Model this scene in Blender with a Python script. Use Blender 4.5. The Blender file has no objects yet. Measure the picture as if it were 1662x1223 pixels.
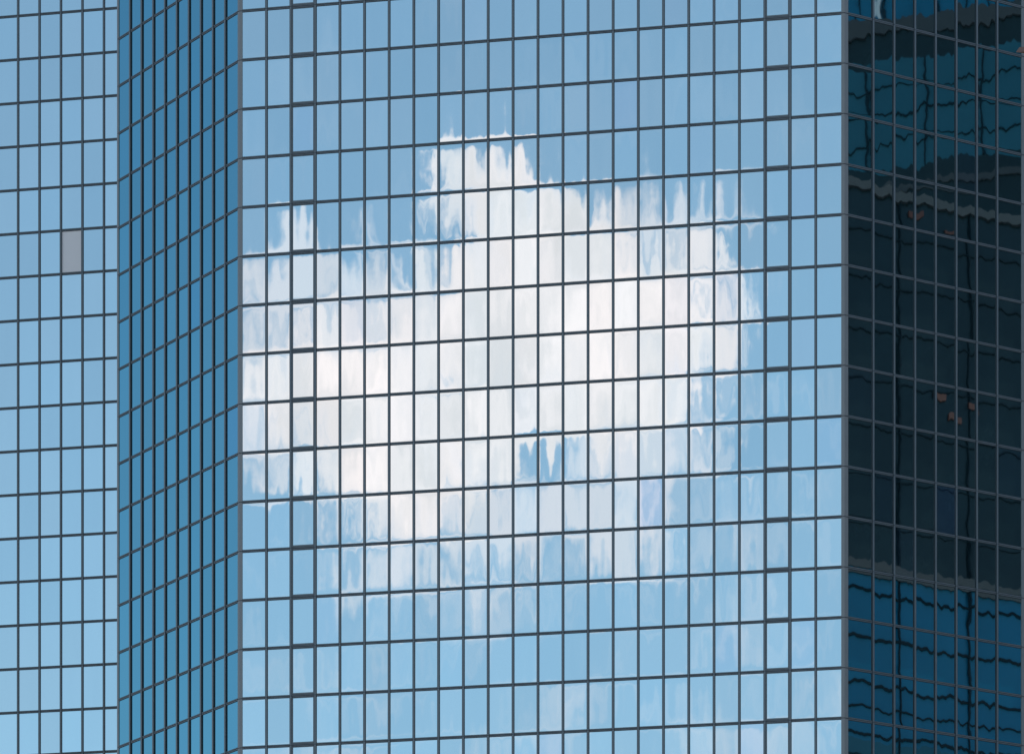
import bpy, bmesh, math, random
from mathutils import Vector
R_ = math.radians
scene = bpy.context.scene
col = scene.collection
random.seed(7)

# ------------------------------------------------------------------ camera
# telephoto lens with a rising front (verticals stay vertical), standing on the ground
EYE = 1.7
cd = bpy.data.cameras.new("camera")
cd.lens, cd.sensor_width = 185.23, 36.0
cd.shift_y = 1.5275
cd.clip_start, cd.clip_end = 1.0, 20000.0
cam = bpy.data.objects.new("camera", cd)
cam.location = (0, 0, EYE)
cam.rotation_euler = (R_(90), 0, 0)
col.objects.link(cam)
scene.camera = cam

# ------------------------------------------------------------------ plan of the towers (metres)
PHI = R_(32.739)
dD = Vector((-math.sin(PHI), math.cos(PHI), 0))                 # left return face, going back
dR = Vector((math.cos(PHI), math.sin(PHI), 0))                  # right face, going back
dM = Vector((-math.sin(PHI + R_(45)), math.cos(PHI + R_(45)), 0))  # broad front face, going left
nM = Vector((-math.cos(PHI + R_(45)), -math.sin(PHI + R_(45)), 0))
nD = Vector((-math.cos(PHI), -math.sin(PHI), 0))
nR = Vector((math.sin(PHI), -math.cos(PHI), 0))
B = Vector((25.772, 408.498, 0))
LEN_M = 48.526
A = B + dM * LEN_M
FLOOR = 3.9
Z0 = 153.366 + EYE                                              # one transom level

# ------------------------------------------------------------------ world: sky with one cumulus
def nodes_of(tree):
    nt = tree.nodes
    def new(kind, **kw):
        n = nt.new(kind)
        for k, v in kw.items():
            setattr(n, k, v)
        return n
    def val(sock, x):
        if isinstance(x, bpy.types.NodeSocket):
            tree.links.new(x, sock)
        else:
            sock.default_value = x
    def m(op, a, b=0.0, c=0.0, clamp=False):
        n = new("ShaderNodeMath", operation=op, use_clamp=clamp)
        val(n.inputs[0], a); val(n.inputs[1], b); val(n.inputs[2], c)
        return n.outputs[0]
    def vm(op, a, b=None, s=None):
        n = new("ShaderNodeVectorMath", operation=op)
        val(n.inputs[0], a)
        if b is not None: val(n.inputs[1], b)
        if s is not None: val(n.inputs[3], s)
        return n.outputs["Value"] if op in ("DOT_PRODUCT", "LENGTH", "DISTANCE") else n.outputs[0]
    def comb(x, y, z=0.0):
        n = new("ShaderNodeCombineXYZ")
        val(n.inputs[0], x); val(n.inputs[1], y); val(n.inputs[2], z)
        return n.outputs[0]
    def noise(v, scale, detail=2.0, rough=0.5, dist=0.0):
        n = new("ShaderNodeTexNoise")
        val(n.inputs["Vector"], v)
        n.inputs["Scale"].default_value = scale
        n.inputs["Detail"].default_value = detail
        n.inputs["Roughness"].default_value = rough
        n.inputs["Distortion"].default_value = dist
        return n
    def smooth(x, lo, hi, a=0.0, b=1.0):
        n = new("ShaderNodeMapRange", interpolation_type="SMOOTHSTEP")
        val(n.inputs[0], x)
        n.inputs[1].default_value, n.inputs[2].default_value = lo, hi
        n.inputs[3].default_value, n.inputs[4].default_value = a, b
        return n.outputs[0]
    def mixc(f, a, b, mode="MIX"):
        n = new("ShaderNodeMix", data_type="RGBA", blend_type=mode)
        val(n.inputs[0], f)
        val(n.inputs[6], a if isinstance(a, bpy.types.NodeSocket) else (*a, 1))
        val(n.inputs[7], b if isinstance(b, bpy.types.NodeSocket) else (*b, 1))
        return n.outputs[2]
    return new, val, m, vm, comb, noise, smooth, mixc

SUN_AZ = math.atan2(0.80, 0.60)        # clockwise from +Y: behind the tower, to the right
SUN_EL = R_(42)
world = bpy.data.worlds.new("World")
scene.world = world
world.use_nodes = True
wt = world.node_tree
wt.nodes.clear()
new, val, m, vm, comb, noise, smooth, mixc = nodes_of(wt)
sky = new("ShaderNodeTexSky", sky_type="NISHITA", sun_disc=False)
sky.sun_elevation, sky.sun_rotation = SUN_EL, SUN_AZ
sky.air_density, sky.dust_density, sky.ozone_density = 1.0, 0.1, 1.0
gen = new("ShaderNodeTexCoord").outputs["Generated"]
# the cloud hangs low in the sky behind the photographer, towards CF; tangent-plane coordinates about CF, in hundredths
def mirrored(v, n):
    return v - n * (2 * v.dot(n))
CF = mirrored(Vector((0, 1, 0)), nM)
CX = mirrored(Vector((1, 0, 0)), nM)
fwd = m("MAXIMUM", vm("DOT_PRODUCT", gen, tuple(CF)), 0.02)
cu = m("MULTIPLY", m("DIVIDE", vm("DOT_PRODUCT", gen, tuple(CX)), fwd), 100.0)
cv = m("MULTIPLY", m("DIVIDE", vm("DOT_PRODUCT", gen, (0, 0, 1)), fwd), 100.0)
P = comb(cu, cv)
def sub_half(c):
    return vm("SUBTRACT", c, (0.5, 0.5, 0.5))
w1 = vm("SCALE", sub_half(noise(P, 0.55, 4, 0.55).outputs["Color"]), s=1.5)
w2 = vm("SCALE", sub_half(noise(P, 2.2, 3, 0.6).outputs["Color"]), s=0.45)
Q = vm("ADD", vm("ADD", P, w1), w2)
def puffs(Q, rows):
    out = None
    for (x, y, rx, ry) in rows:
        d = vm("SUBTRACT", Q, (x, y, 0))
        d = vm("MULTIPLY", d, (1 / rx, 1 / ry, 0))
        g = m("SUBTRACT", 1.0, vm("LENGTH", d))
        if out is None:
            out = g
        else:
            n = new("ShaderNodeMath", operation="SMOOTH_MAX")
            val(n.inputs[0], out); val(n.inputs[1], g); n.inputs[2].default_value = 0.25
            out = n.outputs[0]
    return out
def sp(x, y, rx, ry):
    return ((x - 831) / 85.51, (3149 - y) / 85.51, rx / 85.51, ry / 85.51)
body = puffs(Q, [sp(870, 520, 340, 200), sp(800, 308, 115, 80), sp(890, 380, 180, 110), sp(560, 620, 220, 150),
                 sp(660, 770, 190, 115), sp(1070, 500, 165, 135), sp(850, 680, 250, 115), sp(1000, 630, 185, 85)])
hole = puffs(Q, [sp(650, 395, 80, 40), sp(905, 742, 70, 38), sp(430, 765, 90, 50), sp(660, 415, 60, 25)])
body = m("SUBTRACT", body, m("MULTIPLY", m("MAXIMUM", hole, 0.0), 1.1))
wisp = puffs(Q, [sp(470, 440, 150, 80), sp(1080, 340, 170, 75), sp(880, 850, 340, 120), sp(1050, 740, 190, 170),
                 sp(440, 640, 120, 200), sp(700, 940, 200, 70), sp(620, 480, 200, 130), sp(1030, 900, 190, 80)])
fb = m("SUBTRACT", noise(P, 1.3, 9, 0.66, 0.3).outputs["Fac"], 0.5)
fb2 = m("SUBTRACT", noise(vm("ADD", P, (31.0, 7.0, 3.0)), 0.8, 6, 0.62, 0.5).outputs["Fac"], 0.5)
a_body = smooth(m("MULTIPLY_ADD", fb, 1.45, body), 0.02, 0.32)
a_wisp = m("MULTIPLY", smooth(m("MULTIPLY_ADD", fb2, 2.8, wisp), 0.05, 0.8), 0.80)
cir = noise(vm("MULTIPLY", vm("ADD", P, (11.0, 3.0, 8.0)), (0.35, 0.75, 1.0)), 1.0, 6, 0.62, 0.6).outputs["Fac"]
a_cir = m("MULTIPLY", smooth(cir, 0.46, 0.70), m("MULTIPLY", smooth(cv, 32.0, 26.5, 0.06, 0.36), smooth(cu, -6.5, -3.5)))
alpha = m("MAXIMUM", m("MAXIMUM", a_body, a_wisp), a_cir)
thick = smooth(m("MULTIPLY_ADD", fb2, 1.1, body), 0.0, 0.75)
shade = noise(vm("ADD", P, (5.0, 90.0, 1.0)), 0.62, 7, 0.62).outputs["Fac"]
c_in = mixc(smooth(shade, 0.33, 0.66), (8.9, 7.6, 7.75), (11.6, 9.4, 9.4))
c_cloud = mixc(thick, (8.7, 7.7, 8.2), c_in)
# thin high veil over that part of the sky, and the pale band nearer the horizon
el = vm("DOT_PRODUCT", gen, (0, 0, 1))
veil = smooth(vm("DOT_PRODUCT", gen, tuple(CF)), 0.2, 1.0)
low = smooth(m("MULTIPLY_ADD", cu, -0.004, el), 0.23, 0.37, 0.34, 0.25)
sky_c = mixc(m("MULTIPLY", veil, low), sky.outputs[0], (4.7, 7.1, 9.0))
final = mixc(alpha, sky_c, c_cloud)
bg = new("ShaderNodeBackground")
val(bg.inputs[0], final)
bg.inputs[1].default_value = 0.15
wo = new("ShaderNodeOutputWorld")
wt.links.new(bg.outputs[0], wo.inputs[0])

sl = bpy.data.lights.new("sun", "SUN")
sl.energy, sl.angle, sl.color = 4.0, R_(0.5), (1.0, 0.95, 0.88)
sun = bpy.data.objects.new("sun", sl)
sdir = Vector((math.sin(SUN_AZ) * math.cos(SUN_EL), math.cos(SUN_AZ) * math.cos(SUN_EL), math.sin(SUN_EL)))
sun.rotation_euler = sdir.to_track_quat("Z", "Y").to_euler()
sun.location = (200, 300, 400)
col.objects.link(sun)

scene.view_settings.view_transform = "Standard"
scene.view_settings.look = "None"
scene.view_settings.exposure = 0.35
scene.view_settings.gamma = 1.0

# ------------------------------------------------------------------ materials
def plain(name, base, rough=0.5, metal=0.0, var=0.15, scale=1.5, spec=0.5):
    mat = bpy.data.materials.new(name)
    mat.use_nodes = True
    t = mat.node_tree
    t.nodes.clear()
    new, val, m, vm, comb, noise, smooth, mixc = nodes_of(t)
    obj = new("ShaderNodeTexCoord").outputs["Object"]
    n = noise(obj, scale, 5, 0.6).outputs["Fac"]
    p = new("ShaderNodeBsdfPrincipled")
    val(p.inputs["Base Color"], mixc(n, tuple(c * (1 - var) for c in base), tuple(c * (1 + var) for c in base)))
    val(p.inputs["Roughness"], m("MULTIPLY_ADD", n, 0.2, rough - 0.1))
    p.inputs["Metallic"].default_value = metal
    p.inputs["Specular IOR Level"].default_value = spec
    o = new("ShaderNodeOutputMaterial")
    t.links.new(p.outputs[0], o.inputs[0])
    return mat

def mirror_glass(name, tint, oblique, refl, under, wave=1.0):
    """Coated glass: a mirror over dark glass. Each lite is a little out of plane, bowed by its sealed air space, and rolled
    with slow vertical waves, so its normal wanders by a few thousandths."""
    mat = bpy.data.materials.new(name)
    mat.use_nodes = True
    t = mat.node_tree
    t.nodes.clear()
    new, val, m, vm, comb, noise, smooth, mixc = nodes_of(t)
    uv = new("ShaderNodeUVMap", uv_map="pane").outputs[0]
    sep = new("ShaderNodeSeparateXYZ"); val(sep.inputs[0], uv)
    u, v = sep.outputs[0], sep.outputs[1]
    at = new("ShaderNodeAttribute", attribute_name="seed", attribute_type="GEOMETRY")
    seed = at.outputs["Fac"]
    tn = new("ShaderNodeAttribute", attribute_name="violet", attribute_type="GEOMETRY").outputs["Fac"]
    wn = new("ShaderNodeTexWhiteNoise", noise_dimensions="1D"); val(wn.inputs["W"], seed)
    rs = new("ShaderNodeSeparateColor"); val(rs.inputs[0], wn.outputs["Color"])
    r1, r2, r3 = rs.outputs
    wn2 = new("ShaderNodeTexWhiteNoise", noise_dimensions="1D"); val(wn2.inputs["W"], m("ADD", seed, 511.3))
    rs2 = new("ShaderNodeSeparateColor"); val(rs2.inputs[0], wn2.outputs["Color"])
    q1, q2, q3 = rs2.outputs
    sd = m("MULTIPLY", seed, 13.7)
    n1 = noise(comb(m("MULTIPLY", u, 2.3), m("MULTIPLY", v, 0.45), sd), 1.0, 1, 0.45).outputs["Color"]
    n2 = noise(comb(m("MULTIPLY", u, 4.0), m("MULTIPLY", v, 0.4), m("ADD", sd, 4.0)), 1.0, 1, 0.5).outputs["Color"]
    s1 = new("ShaderNodeSeparateColor"); val(s1.inputs[0], n1)
    s2 = new("ShaderNodeSeparateColor"); val(s2.inputs[0], n2)
    half = lambda s: m("SUBTRACT", s, 0.5)
    W = wave
    vc = m("SUBTRACT", m("MULTIPLY", v, 2.0), 1.0)            # -1 .. 1
    uc = m("SUBTRACT", m("MULTIPLY", u, 2.0), 1.0)
    v7 = m("MULTIPLY", m("POWER", m("ABSOLUTE", vc), 9.0), m("SIGN", vc))
    u7 = m("MULTIPLY", m("POWER", m("ABSOLUTE", uc), 9.0), m("SIGN", uc))
    # vertical lean of the normal (radians)
    bow = m("MULTIPLY_ADD", r1, -0.0019 * W, -0.0001 * W)
    tz = m("MULTIPLY", bow, vc)
    tz = m("MULTIPLY_ADD", v7, m("MULTIPLY_ADD", q1, 0.0065 * W, 0.0005 * W), tz)
    tz = m("MULTIPLY_ADD", half(r2), 0.0028 * W, tz)
    tz = m("MULTIPLY_ADD", half(s1.outputs[0]), 0.0065 * W, tz)
    tz = m("MULTIPLY_ADD", half(s2.outputs[0]), m("MULTIPLY_ADD", r3, 0.0030 * W, 0.0005 * W), tz)
    n3 = noise(comb(m("MULTIPLY", u, 1.6), m("MULTIPLY", v, 2.6), m("ADD", sd, 9.0)), 1.0, 2, 0.5).outputs["Color"]
    s3 = new("ShaderNodeSeparateColor"); val(s3.inputs[0], n3)
    tz = m("MULTIPLY_ADD", half(s3.outputs[0]), 0.0026 * W, tz)
    # sideways lean
    tx = m("MULTIPLY", uc, m("MULTIPLY_ADD", r3, 0.0010 * W, -0.0003 * W))
    tx = m("MULTIPLY_ADD", u7, -0.0020 * W, tx)
    tx = m("MULTIPLY_ADD", half(s3.outputs[1]), 0.0030 * W, tx)
    tx = m("MULTIPLY_ADD", half(q2), 0.0010 * W, tx)
    tx = m("MULTIPLY_ADD", half(s1.outputs[1]), 0.0036 * W, tx)
    N = new("ShaderNodeNewGeometry").outputs["Normal"]
    T = vm("CROSS_PRODUCT", (0, 0, 1), N)
    Np = vm("ADD", vm("ADD", N, vm("SCALE", T, s=tx)), vm("SCALE", (0, 0, 1), s=tz))
    Np = vm("NORMALIZE", Np)
    # coating: small colour differences from lite to lite
    c = mixc(q3, tuple(a * b for a, b in zip(tint, (0.95, 0.985, 1.0))), tuple(a * b for a, b in zip(tint, (1.04, 1.0, 0.985))))
    # the coating turns bluer when it is seen at a slant
    geo = new("ShaderNodeNewGeometry")
    slant = smooth(vm("DOT_PRODUCT", geo.outputs["Normal"], geo.outputs["Incoming"]), 0.45, 0.92, 1.0, 0.0)
    c = mixc(slant, c, mixc(1.0, c, oblique, "MULTIPLY"))
    c = mixc(tn, c, mixc(1.0, c, (0.92, 0.90, 1.12), "MULTIPLY"))
    g = new("ShaderNodeBsdfGlossy"); g.inputs["Roughness"].default_value = 0.014
    val(g.inputs["Color"], c); val(g.inputs["Normal"], Np)
    d = new("ShaderNodeBsdfDiffuse")
    val(d.inputs["Color"], mixc(tn, under, (under[0] * 1.5 + 0.01, under[1] * 1.6 + 0.02, under[2] * 2.2 + 0.05)))
    mx = new("ShaderNodeMixShader")
    fr = new("ShaderNodeFresnel"); fr.inputs[0].default_value = 1.45
    val(mx.inputs[0], m("MULTIPLY_ADD", fr.outputs[0], 0.35, m("MULTIPLY_ADD", q2, 0.05, refl - 0.022), clamp=True))
    t.links.new(d.outputs[0], mx.inputs[1]); t.links.new(g.outputs[0], mx.inputs[2])
    o = new("ShaderNodeOutputMaterial")
    t.links.new(mx.outputs[0], o.inputs[0])
    return mat

M_GLASS = mirror_glass("mirror_glass", (0.80, 0.98, 1.0), (0.39, 0.775, 0.86), 0.52, (0.006, 0.012, 0.015))
M_TRANSOM = plain("transom_metal", (0.09, 0.108, 0.12), 0.45, 0.0, 0.12, 0.8)
M_CAP = plain("mullion_metal", (0.105, 0.128, 0.14), 0.45, 0.0, 0.12, 0.8)
M_GASKET = plain("gasket_black", (0.014, 0.019, 0.026), 0.6, 0.0, 0.2)
M_POST = plain("corner_post_metal", (0.175, 0.182, 0.182), 0.45, 0.0, 0.12, 0.6)
M_GREY = plain("grey_panel", (0.74, 0.70, 0.68), 0.6, 0.0, 0.04, 0.5)
M_CORE = plain("dark_core", (0.02, 0.022, 0.025), 0.8)
M_ROOF = plain("roof_gravel", (0.22, 0.21, 0.20), 0.9, 0, 0.3, 2)
M_GROUND = plain("city_ground", (0.24, 0.23, 0.22), 0.9, 0, 0.25, 0.3)
M_BROWN = plain("brown_stone", (0.16, 0.085, 0.06), 0.8, 0, 0.2, 1.0)
M_DARKWIN = plain("dark_window", (0.02, 0.025, 0.03), 0.15)
M_BAND = plain("grey_band", (0.10, 0.10, 0.105), 0.7, 0, 0.15, 0.4)
M_ORANGE = plain("orange_glow_paint", (0.17, 0.05, 0.03), 0.7)  # lamp glow put into a plain orange colour

# ------------------------------------------------------------------ mesh helpers
UP = Vector((0, 0, 1))
class MB:
    """Collects solids for one mesh object; a material slot per material."""
    def __init__(self):
        self.v, self.f, self.mi, self.mats = [], [], [], []
    def slot(self, mat):
        if mat not in self.mats: self.mats.append(mat)
        return self.mats.index(mat)
    def prism(self, pts, z0, z1, mat):
        k, n, s = len(self.v), len(pts), self.slot(mat)
        self.v += [(p[0], p[1], z0) for p in pts] + [(p[0], p[1], z1) for p in pts]
        self.f += [tuple(range(k + n - 1, k - 1, -1)), tuple(range(k + n, k + 2 * n))]
        self.f += [(k + i, k + (i + 1) % n, k + n + (i + 1) % n, k + n + i) for i in range(n)]
        self.mi += [s] * (n + 2)
    def block(self, P, d, n, s0, s1, z0, z1, o0, o1, mat):
        """Box on a facade: along d from s0 to s1, heights z0..z1, standing off the plane from o0 to o1."""
        a, b, c, e = P + d * s0 + n * o0, P + d * s1 + n * o0, P + d * s1 + n * o1, P + d * s0 + n * o1
        pts = [a, b, c, e]
        area = sum(pts[i].x * pts[(i + 1) % 4].y - pts[(i + 1) % 4].x * pts[i].y for i in range(4))
        if area < 0: pts.reverse()
        self.prism(pts, z0, z1, mat)
    def build(self, name, parent=None):
        me = bpy.data.meshes.new(name)
        me.from_pydata(self.v, [], self.f)
        for mt in self.mats: me.materials.append(mt)
        me.polygons.foreach_set("material_index", self.mi)
        me.update()
        o = bpy.data.objects.new(name, me)
        col.objects.link(o)
        if parent: o.parent = parent; o.matrix_parent_inverse = parent.matrix_world.inverted()
        return o
def ccw(pts):
    a = sum(pts[i].x * pts[(i + 1) % len(pts)].y - pts[(i + 1) % len(pts)].x * pts[i].y for i in range(len(pts)))
    return pts if a > 0 else pts[::-1]
def thing(name, loc, label, cat, group=None):
    o = bpy.data.objects.new(name, None)
    o.location = loc
    col.objects.link(o)
    o["label"], o["category"] = label, cat
    if group: o["group"] = group
    bpy.context.view_layer.update()
    return o

LIP = 0.03
def pane_mesh(name, rows, parent, mat, kind=None):
    """rows: (P, d, n, s0, s1, z0, z1, seed, violet); every lite is a thin slab with its own 0..1 coordinates."""
    vs, fs, uvs, seeds, vio = [], [], [], [], []
    for (P, d, n, s0, s1, z0, z1, sd, vi) in rows:
        k = len(vs)
        base = parent.location
        for off in (0.0, -LIP):
            for s, z in ((s0, z0), (s1, z0), (s1, z1), (s0, z1)):
                p = P + d * s + n * off + UP * z - base
                vs.append(tuple(p))
        front = [0, 1, 2, 3]
        uvq = [(0, 0), (1, 0), (1, 1), (0, 1)]
        if d.cross(UP).dot(n) < 0:
            front.reverse(); uvq.reverse()
        quads = [front] + [[i, i + 4, (i + 1) % 4 + 4, (i + 1) % 4] if front[0] == 0 else [i, (i + 1) % 4, (i + 1) % 4 + 4, i + 4] for i in range(4)]
        for qi, q in enumerate(quads):
            fs.append(tuple(k + i for i in q))
            uvs += uvq if qi == 0 else [(0.5, 0.5)] * 4
            seeds.append(sd); vio.append(vi)
    me = bpy.data.meshes.new(name)
    me.from_pydata(vs, [], fs)
    ul = me.uv_layers.new(name="pane")
    ul.data.foreach_set("uv", [c for q in uvs for c in q])
    me.attributes.new("seed", "FLOAT", "FACE").data.foreach_set("value", seeds)
    me.attributes.new("violet", "FLOAT", "FACE").data.foreach_set("value", vio)
    me.materials.append(mat)
    me.update()
    o = bpy.data.objects.new(name, me)
    o.parent = parent
    col.objects.link(o)
    if kind: o["kind"] = kind
    return o

F_PX = 8551.3
def px(p):
    return 831 + F_PX * p.x / p.y, 3149.2 - F_PX * (p.z - EYE) / p.y
def shown_area(row):
    P, d, n, s0, s1, z0, z1 = row[:7]
    q = [px(P + d * s + UP * z) for s, z in ((s0, z0), (s1, z0), (s1, z1), (s0, z1))]
    x0, x1 = max(min(a[0] for a in q), 0), min(max(a[0] for a in q), 1662)
    if x1 <= x0: return 0.0
    ym = [(q[3][1] + q[2][1]) / 2, (q[0][1] + q[1][1]) / 2]
    y0, y1 = max(ym[0], 0), min(ym[1], 1223)
    return max(0.0, (x1 - x0) * (y1 - y0))

HW, HH = 0.10, 0.125          # half widths of the dark pockets round a mullion and a transom
def facade(P, d, n, cuts, zs, grid, panes, hw=HW, cap=0.078):
    """Mullions at CUTS along d, transoms at ZS; lites between. The first and last cut are the inner edges of corner posts."""
    for i, s in enumerate(cuts):
        if 0 < i < len(cuts) - 1:
            grid.block(P, d, n, s - hw, s + hw, zs[0], zs[-1], -0.10, 0.085, M_GASKET)
            for z0, z1 in zip(zs, zs[1:]):
                grid.block(P, d, n, s - cap, s + cap, z0 + 0.018, z1 - 0.018, 0.083, 0.108, M_CAP)
    for z in zs:
        for j, (s0, s1) in enumerate(zip(cuts, cuts[1:])):
            a = s0 + (hw if j else 0.0); b = s1 - (hw if j < len(cuts) - 2 else 0.0)
            grid.block(P, d, n, a, b, z - HH, z + HH, -0.10, 0.018, M_GASKET)
            a2, b2 = a + 0.002, b - 0.002
            grid.block(P, d, n, a2, b2, z + 0.022, z + 0.088, 0.016, 0.070, M_CAP if d is dR else M_TRANSOM)  # right face transoms take the lighter metal, imitating stronger light there
            grid.block(P, d, n, a2, b2, z - 0.088, z - 0.022, 0.016, 0.060, M_CAP if d is dR else M_TRANSOM)
    for k, (z0, z1) in enumerate(zip(zs, zs[1:])):
        for j, (s0, s1) in enumerate(zip(cuts, cuts[1:])):
            a = s0 + (hw if j else 0.0); b = s1 - (hw if j < len(cuts) - 2 else 0.0)
            panes.append([P, d, n, a, b, z0 + HH, z1 - HH, random.uniform(0, 400), 0.0])

def opening_frame(mb, P, d, n, s0, s1, z0, z1):
    a, b, c, e = s0 + HW, s1 - HW, z0 + HH, z1 - HH
    t = 0.075
    mb.block(P, d, n, a, a + t, c, e, -0.02, 0.045, M_CAP)
    mb.block(P, d, n, b - t, b, c, e, -0.02, 0.045, M_CAP)
    mb.block(P, d, n, a + t, b - t, c, c + 0.12, -0.02, 0.042, M_CAP)
    mb.block(P, d, n, a + t, b - t, e - 0.04, e, -0.02, 0.042, M_CAP)

def corner_post(parent, Pc, d1, n1, w1, d2, n2, w2, zs):
    """Metal cover on an outside corner, jointed at every floor. w1, w2: how far it reaches along each face."""
    mb = MB()
    o = 0.05
    ang = n1.dot(n2)
    tip = Pc + (n1 + n2) * (o / (1 + ang))
    pts = [Pc + d1 * w1 + n1 * o, tip, Pc + d2 * w2 + n2 * o, Pc + d2 * w2 - n2 * 0.12, Pc - (n1 + n2) * (0.12 / (1 + ang)), Pc + d1 * w1 - n1 * 0.12]
    inner = [Pc + d1 * (w1 - 0.01) + n1 * (o - 0.03), Pc + (n1 + n2) * ((o - 0.03) / (1 + ang)), Pc + d2 * (w2 - 0.01) + n2 * (o - 0.03), Pc + d2 * (w2 - 0.01) - n2 * 0.11, Pc - (n1 + n2) * (0.11 / (1 + ang)), Pc + d1 * (w1 - 0.01) - n1 * 0.11]
    pts = ccw([Vector(p) for p in pts]); inner = ccw([Vector(p) for p in inner])
    base = parent.location
    loc = lambda L: [p - base for p in L]
    for z0, z1 in zip(zs, zs[1:]):
        mb.prism(loc(pts), z0 + 0.03, z1 - 0.03, M_POST)
    mb.prism(loc(inner), zs[0], zs[-1], M_GASKET)
    return plain_build(mb, "corner_post", parent)

class Local(MB):
    """MB whose blocks are given in world places and stored relative to a thing's base."""
    def __init__(self, parent):
        super().__init__(); self.base = parent.location.copy()
    def prism(self, pts, z0, z1, mat):
        super().prism([Vector((p[0] - self.base.x, p[1] - self.base.y, 0)) for p in pts], z0, z1, mat)

def plain_build(mb, name, parent):
    o = mb.build(name); o.parent = parent
    return o

# ------------------------------------------------------------------ ground
g = MB()
g.prism([Vector((-3000, -3000, 0)), Vector((3000, -3000, 0)), Vector((3000, 3000, 0)), Vector((-3000, 3000, 0))], -1.0, 0.0, M_GROUND)
gr = g.build("ground"); gr["kind"] = "structure"

# ------------------------------------------------------------------ the main tower
tower = thing("glass_tower", (A + B) / 2, "tall mirrored glass tower whose broad front reflects the white cloud", "skyscraper")
LEN_D, LEN_R = 20.30, 17.72
E1, E2 = A + dD * LEN_D, B + dR * LEN_R
ZS = [Z0 + FLOOR * k for k in range(-39, 7)]
back = Vector((0.2123, 0.9772, 0))
ring = ccw([p for p in (A, B, E2, E2 + back * 19, E1 + back * 11)])
def inset(ring, w):
    out, n = [], len(ring)
    for i in range(n):
        p, a, b = ring[i], ring[i - 1], ring[(i + 1) % n]
        e1, e2 = (p - a).normalized(), (b - p).normalized()
        n1, n2 = Vector((-e1.y, e1.x, 0)), Vector((-e2.y, e2.x, 0))
        out.append(p + (n1 + n2) * (w / (1 + n1.dot(n2))))
    return out
core = Local(tower)
core.prism(inset(ring, 0.13), 0, ZS[-1], M_CORE)
plain_build(core, "building_core", tower)
rf = Local(tower)
rf.prism(inset(ring, -0.12), ZS[-1] + 0.13, ZS[-1] + 1.6, M_CAP)
rf.prism(inset(ring, 1.0), ZS[-1] + 1.6, ZS[-1] + 1.7, M_ROOF)
plain_build(rf, "roof_parapet", tower)
pl = Local(tower)
pl.prism(inset(ring, -0.05), 0, ZS[0] - 0.13, M_POST)
plain_build(pl, "plinth", tower)

panes = []
cM = [0.24 + 2.0035 * k for k in range(25)]
cD = [0.24 + 1.98 * k for k in range(11)]
cR = [0.33] + [2.74 + 2.031 * k for k in range(7)] + [17.39]
grids = []
for P_, d_, n_, cuts in ((B, dM, nM, cM), (A, dD, nD, cD), (B, dR, nR, cR)):
    gm = Local(tower)
    facade(P_, d_, n_, cuts, ZS, gm, panes, *((0.13, 0.105) if d_ is dD else (HW, 0.078)))
    grids.append(gm)
# two columns of the broad front have heavier frames round their lites
for c0 in (2, 21):
    s0, s1 = cM[c0], cM[c0 + 1]
    for z0, z1 in zip(ZS, ZS[1:]):
        a = px(B + dM * s0 + UP * z1)[1]; b = px(B + dM * s0 + UP * z0)[1]
        if b > 0 and a < 1223:
            fm = Local(tower); opening_frame(fm, B, dM, nM, s0, s1, z0, z1)
            plain_build(fm, "window_frame", tower)
        else:
            opening_frame(grids[0], B, dM, nM, s0, s1, z0, z1)
for gm in grids:
    plain_build(gm, "mullion_grid", tower)
bl = -dD
corner_post(tower, B, dM, nM, 0.24, dR, nR, 0.33, ZS)
corner_post(tower, A, -dM, nM, 0.24, dD, nD, 0.24, ZS)
e1d = (E1 + back * 11 - E1).normalized(); e1n = Vector((-e1d.y, e1d.x, 0))
corner_post(tower, E1, -dD, nD, 0.26, e1d, e1n, 0.3, ZS)
e2d = back.copy(); e2n = Vector((e2d.y, -e2d.x, 0))
corner_post(tower, E2, -dR, nR, 0.33, e2d, e2n, 0.3, ZS)

def at_px(row, x, y):
    P, d, n, s0, s1, z0, z1 = row[:7]
    a, b = px(P + d * s0 + UP * z0), px(P + d * s1 + UP * z1)
    return min(a[0], b[0]) < x < max(a[0], b[0]) and abs((a[1] + b[1]) / 2 - y) < 38
for row in panes:
    if row[1] == dR and at_px(row, 1535, 825): row[8] = 0.55; row.append("bluish window pane")
    elif row[1] == dM and at_px(row, 1058, 815): row[8] = 0.3; row.append("violet tinted window pane")
    elif row[1] == dD and at_px(row, 377, 725): row[8] = 0.3; row.append("violet tinted window pane")
    elif row[1] == dM and at_px(row, 1016, 165): row[8] = 0.2
    elif random.random() < 0.04: row[8] = random.uniform(0.05, 0.16)
def split_panes(rows, parent, mat):
    rows = sorted(rows, key=lambda r: -(shown_area(r) + (1e6 if len(r) > 9 else 0)))
    for r in rows[:100]:
        o = pane_mesh("window_pane", [r[:9]], parent, mat)
        if len(r) > 9: o["label"] = r[9]
    pane_mesh("window_pane", [r[:9] for r in rows[100:]], parent, mat, "stuff")
split_panes(panes, tower, M_GLASS)

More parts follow.
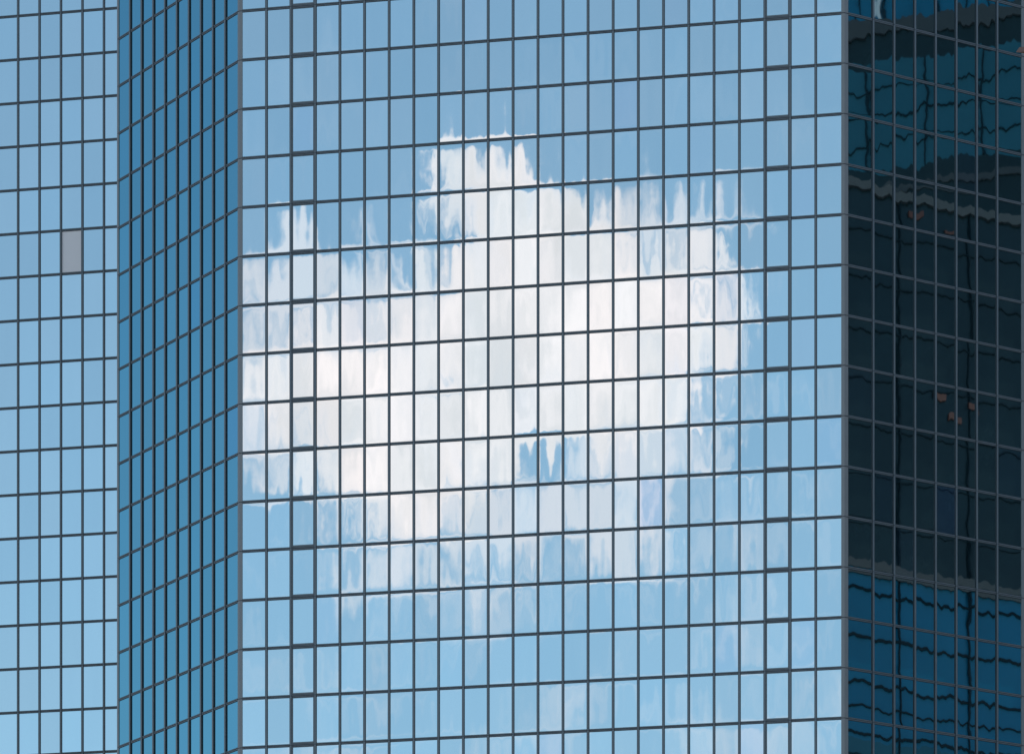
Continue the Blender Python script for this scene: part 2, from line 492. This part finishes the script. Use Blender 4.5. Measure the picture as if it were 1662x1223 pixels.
# ------------------------------------------------------------------ the tower behind, at the left
LP = Vector((-35.4, 470.64, 0))
wing = thing("glass_tower", LP + dM * 15, "mirrored glass tower standing behind, with one plain grey panel among its panes", "skyscraper")
cL = [-2.93 + 2.003 * k for k in range(19)]
cL = [c + 0.013 for c in cL]
lring = ccw([LP + dM * cL[0] + dM * -0.2, LP + dM * (cL[-1] + 0.2), LP + dM * (cL[-1] + 0.2) - nM * 22, LP + dM * (cL[0] - 0.2) - nM * 22])
ZL0 = 172.633 + EYE
ZLS = [ZL0 + FLOOR * k for k in range(-44, 3)]
lc = Local(wing); lc.prism(inset(lring, 0.13), 0, ZLS[-1], M_CORE); plain_build(lc, "building_core", wing)
lr = Local(wing); lr.prism(inset(lring, -0.12), ZLS[-1] + 0.13, ZLS[-1] + 1.6, M_CAP); lr.prism(inset(lring, 1.0), ZLS[-1] + 1.6, ZLS[-1] + 1.7, M_ROOF)
plain_build(lr, "roof_parapet", wing)
lp = Local(wing); lp.prism(inset(lring, -0.05), 0, ZLS[0] - 0.13, M_POST); plain_build(lp, "plinth", wing)
lpanes = []
lg = Local(wing)
facade(LP, dM, nM, cL, ZLS, lg, lpanes)
plain_build(lg, "mullion_grid", wing)
grey = [r for r in lpanes if at_px(r, 116, 409)][0]
lpanes.remove(grey)
split_panes(lpanes, wing, M_GLASS)
gp = pane_mesh("opaque_panel", [grey], wing, M_GREY)
gp["label"] = "plain grey opaque panel among mirrored panes"
for s in (0, -1):
    dd = -dM if s == 0 else dM
    corner_post(wing, LP + dM * (cL[s] + (-0.2 if s == 0 else 0.2)), -dd, nM, 0.2, -nM, dd, 0.2, ZLS)

# ------------------------------------------------------------------ two office towers opposite the right face (seen in its panes)
RC = B + dR * 8.7
TOWARD = Vector((0.943, -0.341, 0))
M_BLUE = plain("blue_sky_reflection", (0.008, 0.17, 0.29), 0.12, 0.0, 0.25, 0.1, 0.2)  # sky mirrored in the facade, painted as blue base colour
M_TEAL = plain("teal_sky_reflection", (0.022, 0.135, 0.185), 0.12, 0.0, 0.25, 0.1, 0.2)  # same painted sky reflection, in teal
M_BLACK = plain("dark_reflection", (0.007, 0.026, 0.031), 0.25, 0.0, 0.6, 0.12, 0.2)  # dark surroundings mirrored in the facade, painted as base colour
M_LEDGE = plain("grey_ledge", (0.06, 0.063, 0.066), 0.7, 0, 0.2, 0.4)
M_LINE = plain("black_line", (0.006, 0.020, 0.028), 0.7, 0, 0.2, 1.0, 0.05)
def office(dist, d, n, label, hw, deep, bands, ledges, lines, uprights, top, reach):
    O = RC + TOWARD * dist
    root = thing("office_tower", O, label, "office tower")
    S = 413.2 + dist
    zr = lambda y: EYE + (3149 - y) / F_PX * S
    b = Local(root); b.block(O, d, n, -hw, hw, 0, zr(top), -deep, -0.5, M_CORE); plain_build(b, "building_core", root)
    for y0, y1, mt in bands:
        b = Local(root); b.block(O, d, n, -hw, hw, max(zr(y0), 0), zr(y1), -0.5, -0.12, mt); plain_build(b, "reflection_band", root)  # facade bands whose colours are painted reflections
    for y0, y1, w in ledges:
        b = Local(root); b.block(O, d, n, -hw - w, hw + w, zr(y0), zr(y1), -deep - w, w, M_LEDGE); plain_build(b, "ledge", root)
    b = Local(root)
    for y, w in lines:
        b.block(O, d, n, -hw, hw, zr(y) - w, zr(y) + w, -0.11, 0.05, M_LINE)
    for y0, y1, pitch, w in uprights:
        k = -hw + 1.3
        while k < hw:
            b.block(O, d, n, k - w, k + w, zr(y0), zr(y1), -0.11, 0.07, M_LINE); k += pitch
    plain_build(b, "mullion_grid", root)
    return O, root, zr
low_lines = [(978 + 76 * k, 0.12) for k in range(12)] + [(1164 + 76 * k, 0.07) for k in range(8)] + [(400 + 78 * k, 0.07) for k in range(7)]
O1, opp, zr1 = office(83, dR, -nR, "dark blue office tower seen only as a rippled reflection low in the shaded right panes", 30, 22,
    [(1600, 1215, M_TEAL), (1215, 950, M_BLUE), (930, 335, M_BLACK)], [(950, 930, 0.4), (335, 322, 0.3)],
    low_lines, [(1600, 950, 8.2, 0.09), (930, 335, 8.2, 0.07)], 322, 0)
b = Local(opp); b.block(O1, dR, -nR, -30, 30, 0, zr1(1600), -0.5, -0.14, M_TEAL); plain_build(b, "base_wall", opp)
for y_, s_ in ((352, -2.2), (372, 1.8), (642, 0.6), (672, 2.4), (650, 4.6)):
    b = Local(opp); b.block(O1, dR, -nR, s_ - 0.7, s_ + 0.7, zr1(y_) - 0.28, zr1(y_) + 0.28, -0.115, 0.1, M_ORANGE); plain_build(b, "orange_glow_patch", opp)  # added boxes, their orange stands in for interior lamp glow
d2 = Vector((0.053, 0.9986, 0)); n2_ = Vector((-0.9986, 0.053, 0))
O2, opp2, zr2 = office(150, d2, n2_, "teal office tower seen only as a rippled reflection high in the shaded right panes", 34, 26,
    [(3100, 300, M_BLACK), (290, 262, M_BLACK), (262, 88, M_TEAL), (88, 48, M_BLACK), (18, -60, M_BLUE)], [(300, 290, 0.2), (48, 18, 0.4), (-60, -80, 0.5)],
    [(222, 0.07), (176, 0.09), (132, 0.06)], [(262, 88, 6.3, 0.10), (18, -60, 3, 0.06)], -80, 0)

M_WHITE = plain("sky_glint_patch", (0.8, 0.8, 0.8), 0.6)  # added piece, its white stands in for a bright sky reflection
b = Local(opp2); b.block(O2, d2, n2_, -6.5, -5.95, zr2(14), zr2(-55), -0.1, 0.2, M_WHITE); plain_build(b, "sky_glint_patch", opp2)

# ------------------------------------------------------------------ brown building whose eave tip enters at the right edge
EV = Vector((19.22, 199.0, 0))
brown = thing("brown_building", (27, 208, 0), "brown building just out of view, its pointed eave tip poking in at the right edge", "building")
wb = Local(brown)
wb.prism(ccw([Vector((21.2, 201, 0)), Vector((36, 203, 0)), Vector((34.5, 216, 0)), Vector((20.4 + 2.2, 214, 0))]), 0, 73.1, M_BROWN)
plain_build(wb, "wall", brown)
ev = MB()
pts = ccw([Vector((19.06, 199.3, 0)), Vector((38, 194.8, 0)), Vector((40, 218, 0)), Vector((30, 218, 0)), Vector((26, 201.3, 0))])
zt = EYE + (3149 - 84) / F_PX * 199.3
cx, cy = 28.5, 208.5
k = len(ev.v)
b0 = brown.location
ev.v += [(p.x - b0.x, p.y - b0.y, zt) for p in pts] + [((p.x - cx) * 0.985 + cx - b0.x, (p.y - cy) * 0.985 + cy - b0.y, zt + 0.24) for p in pts]
ev.f += [(4, 3, 2, 1, 0), (5, 6, 7, 8, 9)] + [(i, (i + 1) % 5, (i + 1) % 5 + 5, i + 5) for i in range(5)]
ev.mi += [ev.slot(M_BROWN)] * 7
plain_build(ev, "roof_eave", brown)
wv = Vector((36, 203, 0)) - Vector((21.2, 201, 0)); wl = wv.length; wv.normalize(); wn_ = Vector((wv.y, -wv.x, 0))
wm = Local(brown)
for fl in range(18):
    for c in range(5):
        wm.block(Vector((21.2, 201, 0)), wv, wn_, 1.0 + c * 2.8, 2.7 + c * 2.8, 3 + fl * 3.8, 5.2 + fl * 3.8, -0.1, 0.03, M_DARKWIN)
plain_build(wm, "window", brown)["kind"] = "stuff"
